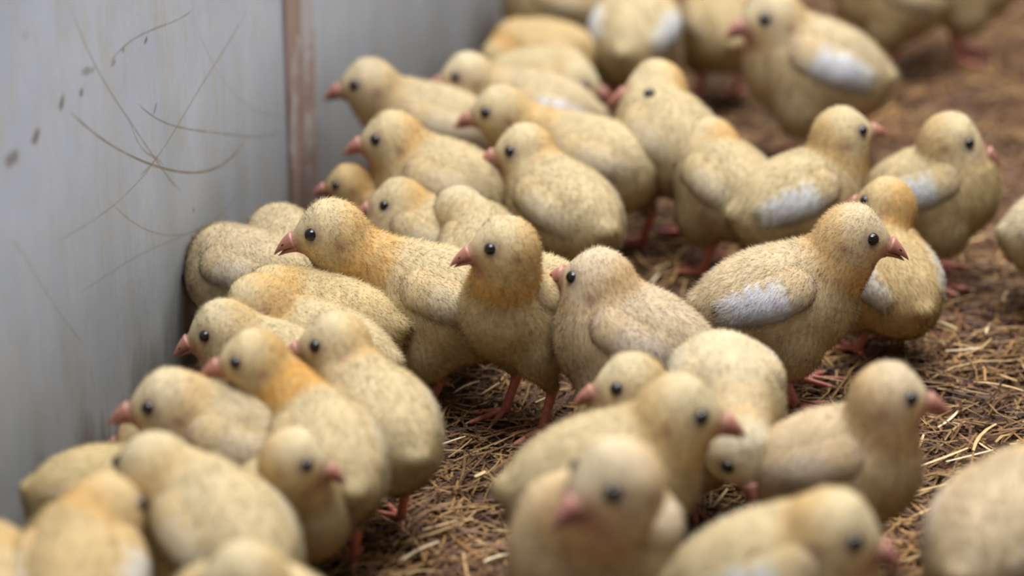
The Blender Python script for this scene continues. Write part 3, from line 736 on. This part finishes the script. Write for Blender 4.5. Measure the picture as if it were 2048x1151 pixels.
YEL = (1.0, .97, .88); WHT = (1.02, 1.06, 1.18); WRM = (1.02, .95, .84); DUL = (.86, .82, .76)
CH = [
 # back row
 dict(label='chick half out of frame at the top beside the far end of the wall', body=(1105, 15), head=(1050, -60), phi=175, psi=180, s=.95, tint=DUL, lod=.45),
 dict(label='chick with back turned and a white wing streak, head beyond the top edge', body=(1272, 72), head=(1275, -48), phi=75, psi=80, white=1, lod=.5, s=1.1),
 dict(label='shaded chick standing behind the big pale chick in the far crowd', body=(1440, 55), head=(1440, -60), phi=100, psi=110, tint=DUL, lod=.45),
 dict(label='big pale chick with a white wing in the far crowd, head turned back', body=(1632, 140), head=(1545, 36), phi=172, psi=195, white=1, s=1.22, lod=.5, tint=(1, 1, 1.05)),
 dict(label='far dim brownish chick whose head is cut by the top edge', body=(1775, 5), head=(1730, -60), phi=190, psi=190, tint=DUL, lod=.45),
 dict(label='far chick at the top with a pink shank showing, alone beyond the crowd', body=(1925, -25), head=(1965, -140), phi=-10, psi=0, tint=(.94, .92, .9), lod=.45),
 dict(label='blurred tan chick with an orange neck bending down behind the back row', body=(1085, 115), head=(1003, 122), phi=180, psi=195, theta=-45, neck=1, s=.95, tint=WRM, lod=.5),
 dict(label='blurred chick beak to beak with the orange-naped chick', body=(1075, 178), head=(1150, 168), phi=-8, psi=-12, theta=-12, s=.98, lod=.6),
 dict(label='chick with a white wing patch and pale head in the second row from the back', body=(1080, 232), head=(935, 152), phi=176, psi=186, white=1, lod=.7, tint=(1, 1, 1.06), neck=.2),
 dict(label='chick beside the painted post with raised head and a pale back', body=(868, 262), head=(738, 168), phi=178, psi=184, lod=.8, tint=(1, 1, 1.04), neck=.3, s=1.06),
 dict(label='chick with an orange nape, beak to beak with a blurred chick', body=(1335, 285), zb=0.078, head=(1312, 172), phi=120, psi=192, neck=1, lod=.7, s=1.06),
 dict(label='long-bodied chick with stretched neck behind the round-backed chick', body=(1190, 330), head=(1000, 222), phi=158, psi=182, theta=-10, lod=.85, s=1.05),
 dict(label='chick with bright orange nape turned away, in front of the far crowd', body=(1452, 378), head=(1420, 285), phi=125, psi=148, neck=1.3, lod=.8, s=1.0),
 dict(label='chick with a small white wing mark and raised blurred face', body=(1602, 405), head=(1683, 268), phi=14, psi=14, theta=4, white=1, lod=.85, s=1.06, neck=.8),
 dict(label='chick with a big white wing patch and lowered beak at the flock edge', body=(1862, 388), zb=0.064, head=(1902, 278), phi=-6, psi=-5, theta=-18, white=1, lod=1, s=1.04, neck=.35),
 dict(label='chick at the picture edge showing only its pale rump', body=(2135, 455), s=0.95, head=(2180, 350), phi=0, psi=0, tint=WHT, lod=.5),
 # middle
 dict(label='chick with an orange shoulder band behind the wall-side row, beak to the wall', body=(885, 380), head=(785, 277), phi=165, psi=180, neck=1.1, s=1.08),
 dict(label='small dark-faced chick peeking out beside the foot of the post', body=(768, 425), head=(697, 368), phi=180, psi=180, neck=.8, s=0.8, tint=(.9, .8, .68)),
 dict(label='round-backed chick with orange collar in the middle of the flock', body=(1125, 425), head=(1050, 300), phi=128, psi=180, neck=.8, s=1.04),
 dict(label='chick with orange throat just behind the long-necked chick, side of face shown', body=(848, 480), head=(798, 405), phi=165, psi=182, neck=1.2, s=0.93),
 dict(label='chick seen from behind, only the back of its head showing', body=(968, 525), head=(918, 420), phi=95, psi=92, neck=.1, theta=10, s=0.94),
 dict(label='large long-necked chick standing side on with orange neck base and muddy wing', body=(874, 610), zb=0.060, head=(662, 462), phi=176, psi=182, neck=.9, s=1.14, theta=-12),
 dict(label='upright chick with an orange collar on bare pink legs at the centre of the flock', body=(1056, 615), head=(1010, 492), zb=0.080, phi=222, psi=187, neck=0.8, s=1.03),
 dict(label='chick by the wall with only its pale nape and back showing', body=(592, 530), head=(548, 470), phi=125, psi=140, neck=.2, s=.98, tint=(1, 1, 1.04)),
 dict(label='chick hunched against the wall with its head tucked low', body=(500, 555), head=(438, 560), phi=150, psi=115, theta=-25, neck=.15, s=.98, tint=(1, 1, 1.06)),
 dict(label='chick with a golden back stretched behind the downward looking chick', body=(662, 650), head=(545, 588), phi=170, psi=165, theta=-20, neck=.8, s=1.0, tint=YEL),
 dict(label='chick looking down toward the wall with an orange-brown crown', body=(640, 714), head=(512, 606), phi=168, psi=185, theta=-38, neck=.9, s=1.0),
 dict(label='chick with head turned away and a pale mantle, beak tip peeking past its cheek', body=(1268, 690), head=(1198, 562), phi=160, psi=152, neck=.7, s=1.12, theta=0, tint=(1, 1, 1.12)),
 dict(label='chick striding side on with a large white wing and full thigh', body=(1552, 606), zb=0.062, head=(1706, 470), phi=2, psi=-6, theta=-12, white=1, s=1.12, neck=.75, tint=(1, .99, 1.04), stride=.004, footx=.012),
 dict(label='chick with a bright white wing behind the striding chick, head turned away', body=(1772, 560), zb=0.056, head=(1772, 405), phi=115, psi=150, neck=.9, white=1, s=0.97, tint=WRM),
 dict(label='chick nearest the wall with a tan crown, beak touching the dark wall foot', body=(550, 748), head=(445, 658), phi=165, psi=188, theta=-18, neck=.5, s=1.0),
 dict(label='chick with a tall orange neck, back and tail toward the camera', body=(650, 915), zb=0.08, head=(508, 718), phi=115, psi=184, neck=1.25, s=0.96),
 dict(label='chick with round pale body and pinkish wing, second from the straw edge', body=(752, 852), zb=0.072, head=(668, 685), phi=122, psi=182, neck=.6, s=1.0),
 dict(label='chick with pale round head above a half hidden low face', body=(468, 896), head=(340, 806), phi=174, psi=184, neck=.6, s=1.08, tint=(1, 1, 1.04)),
 dict(label='chick of which only a low shaded face and beak show beneath another head', body=(348, 925), head=(298, 872), phi=150, psi=184, neck=.4, s=0.8, zb=.066, tint=(.9, .82, .7)),
 dict(label='chick facing the wall inside the front group, body hidden behind the long-backed chick', body=(1318, 866), head=(1262, 768), phi=172, psi=186, neck=.4, s=1.0),
 dict(label='white-backed chick pecking downward toward the straw', body=(1452, 788), zb=0.078, head=(1478, 900), phi=-82, psi=-65, theta=-42, neck=.3, s=1.0, tint=WHT),
 dict(label='cream chick with slender raised neck and mottled breast beside the straw', body=(1672, 935), head=(1778, 790), phi=-14, psi=-2, theta=-6, neck=.4, s=1.03, tint=(1, .98, 1.04)),
 # front
 dict(label='long-backed chick in the front group with pink beak over the pecking chick', body=(1205, 965), head=(1360, 822), phi=8, psi=-6, theta=-10, neck=.45, s=1.14, stride=.004),
 dict(label='blurred chick facing the camera with breast forward in the front group', body=(1190, 1085), head=(1232, 962), phi=240, psi=212, theta=-12, neck=.35, s=1.2, tint=(1, .99, 1.06), lod=.8),
 dict(label='chick looking away from the wall among the wall-side group', body=(572, 1012), head=(588, 916), phi=-40, psi=-8, theta=-14, neck=.3, s=0.9),
 dict(label='golden chick tucked low by the wall behind the front corner chick', body=(200, 990), head=(270, 1000), phi=5, psi=0, theta=-35, neck=.4, s=0.84, tint=YEL, lod=.7),
 dict(label='large rounded back with head turned away, blurred in the front group', body=(442, 1085), head=(308, 938), phi=125, psi=130, neck=.3, s=1.1, lod=.8),
 dict(label='front corner chick with orange mantle and a white wing tip', body=(155, 1185), head=(212, 1020), phi=95, psi=50, neck=.9, white=1, s=1.08, tint=WRM, lod=.8),
 dict(label='blurred orange-tinged chick cut off by the bottom corner', body=(-20, 1215), head=(-10, 1120), phi=110, psi=120, neck=1, s=1.0, tint=WRM, lod=.6),
 dict(label='chick of which only the blurred crown rises above the bottom edge', body=(500, 1260), head=(488, 1160), phi=215, psi=200, neck=.4, s=1.05, lod=.6),
 dict(label='chick at the bottom edge with golden crown and white wing, beak pointing to the straw', body=(1548, 1165), head=(1668, 1060), phi=-2, psi=-14, theta=-16, neck=.7, white=1, s=1.15, lod=.8),
 dict(label='blurred plump chick cut off by the frame beside the straw', body=(2005, 1075), head=(2110, 960), phi=55, psi=50, neck=.7, s=1.12, lod=.7, tint=(1, .98, 1.05)),
]
for c in CH:
    chick(**c)
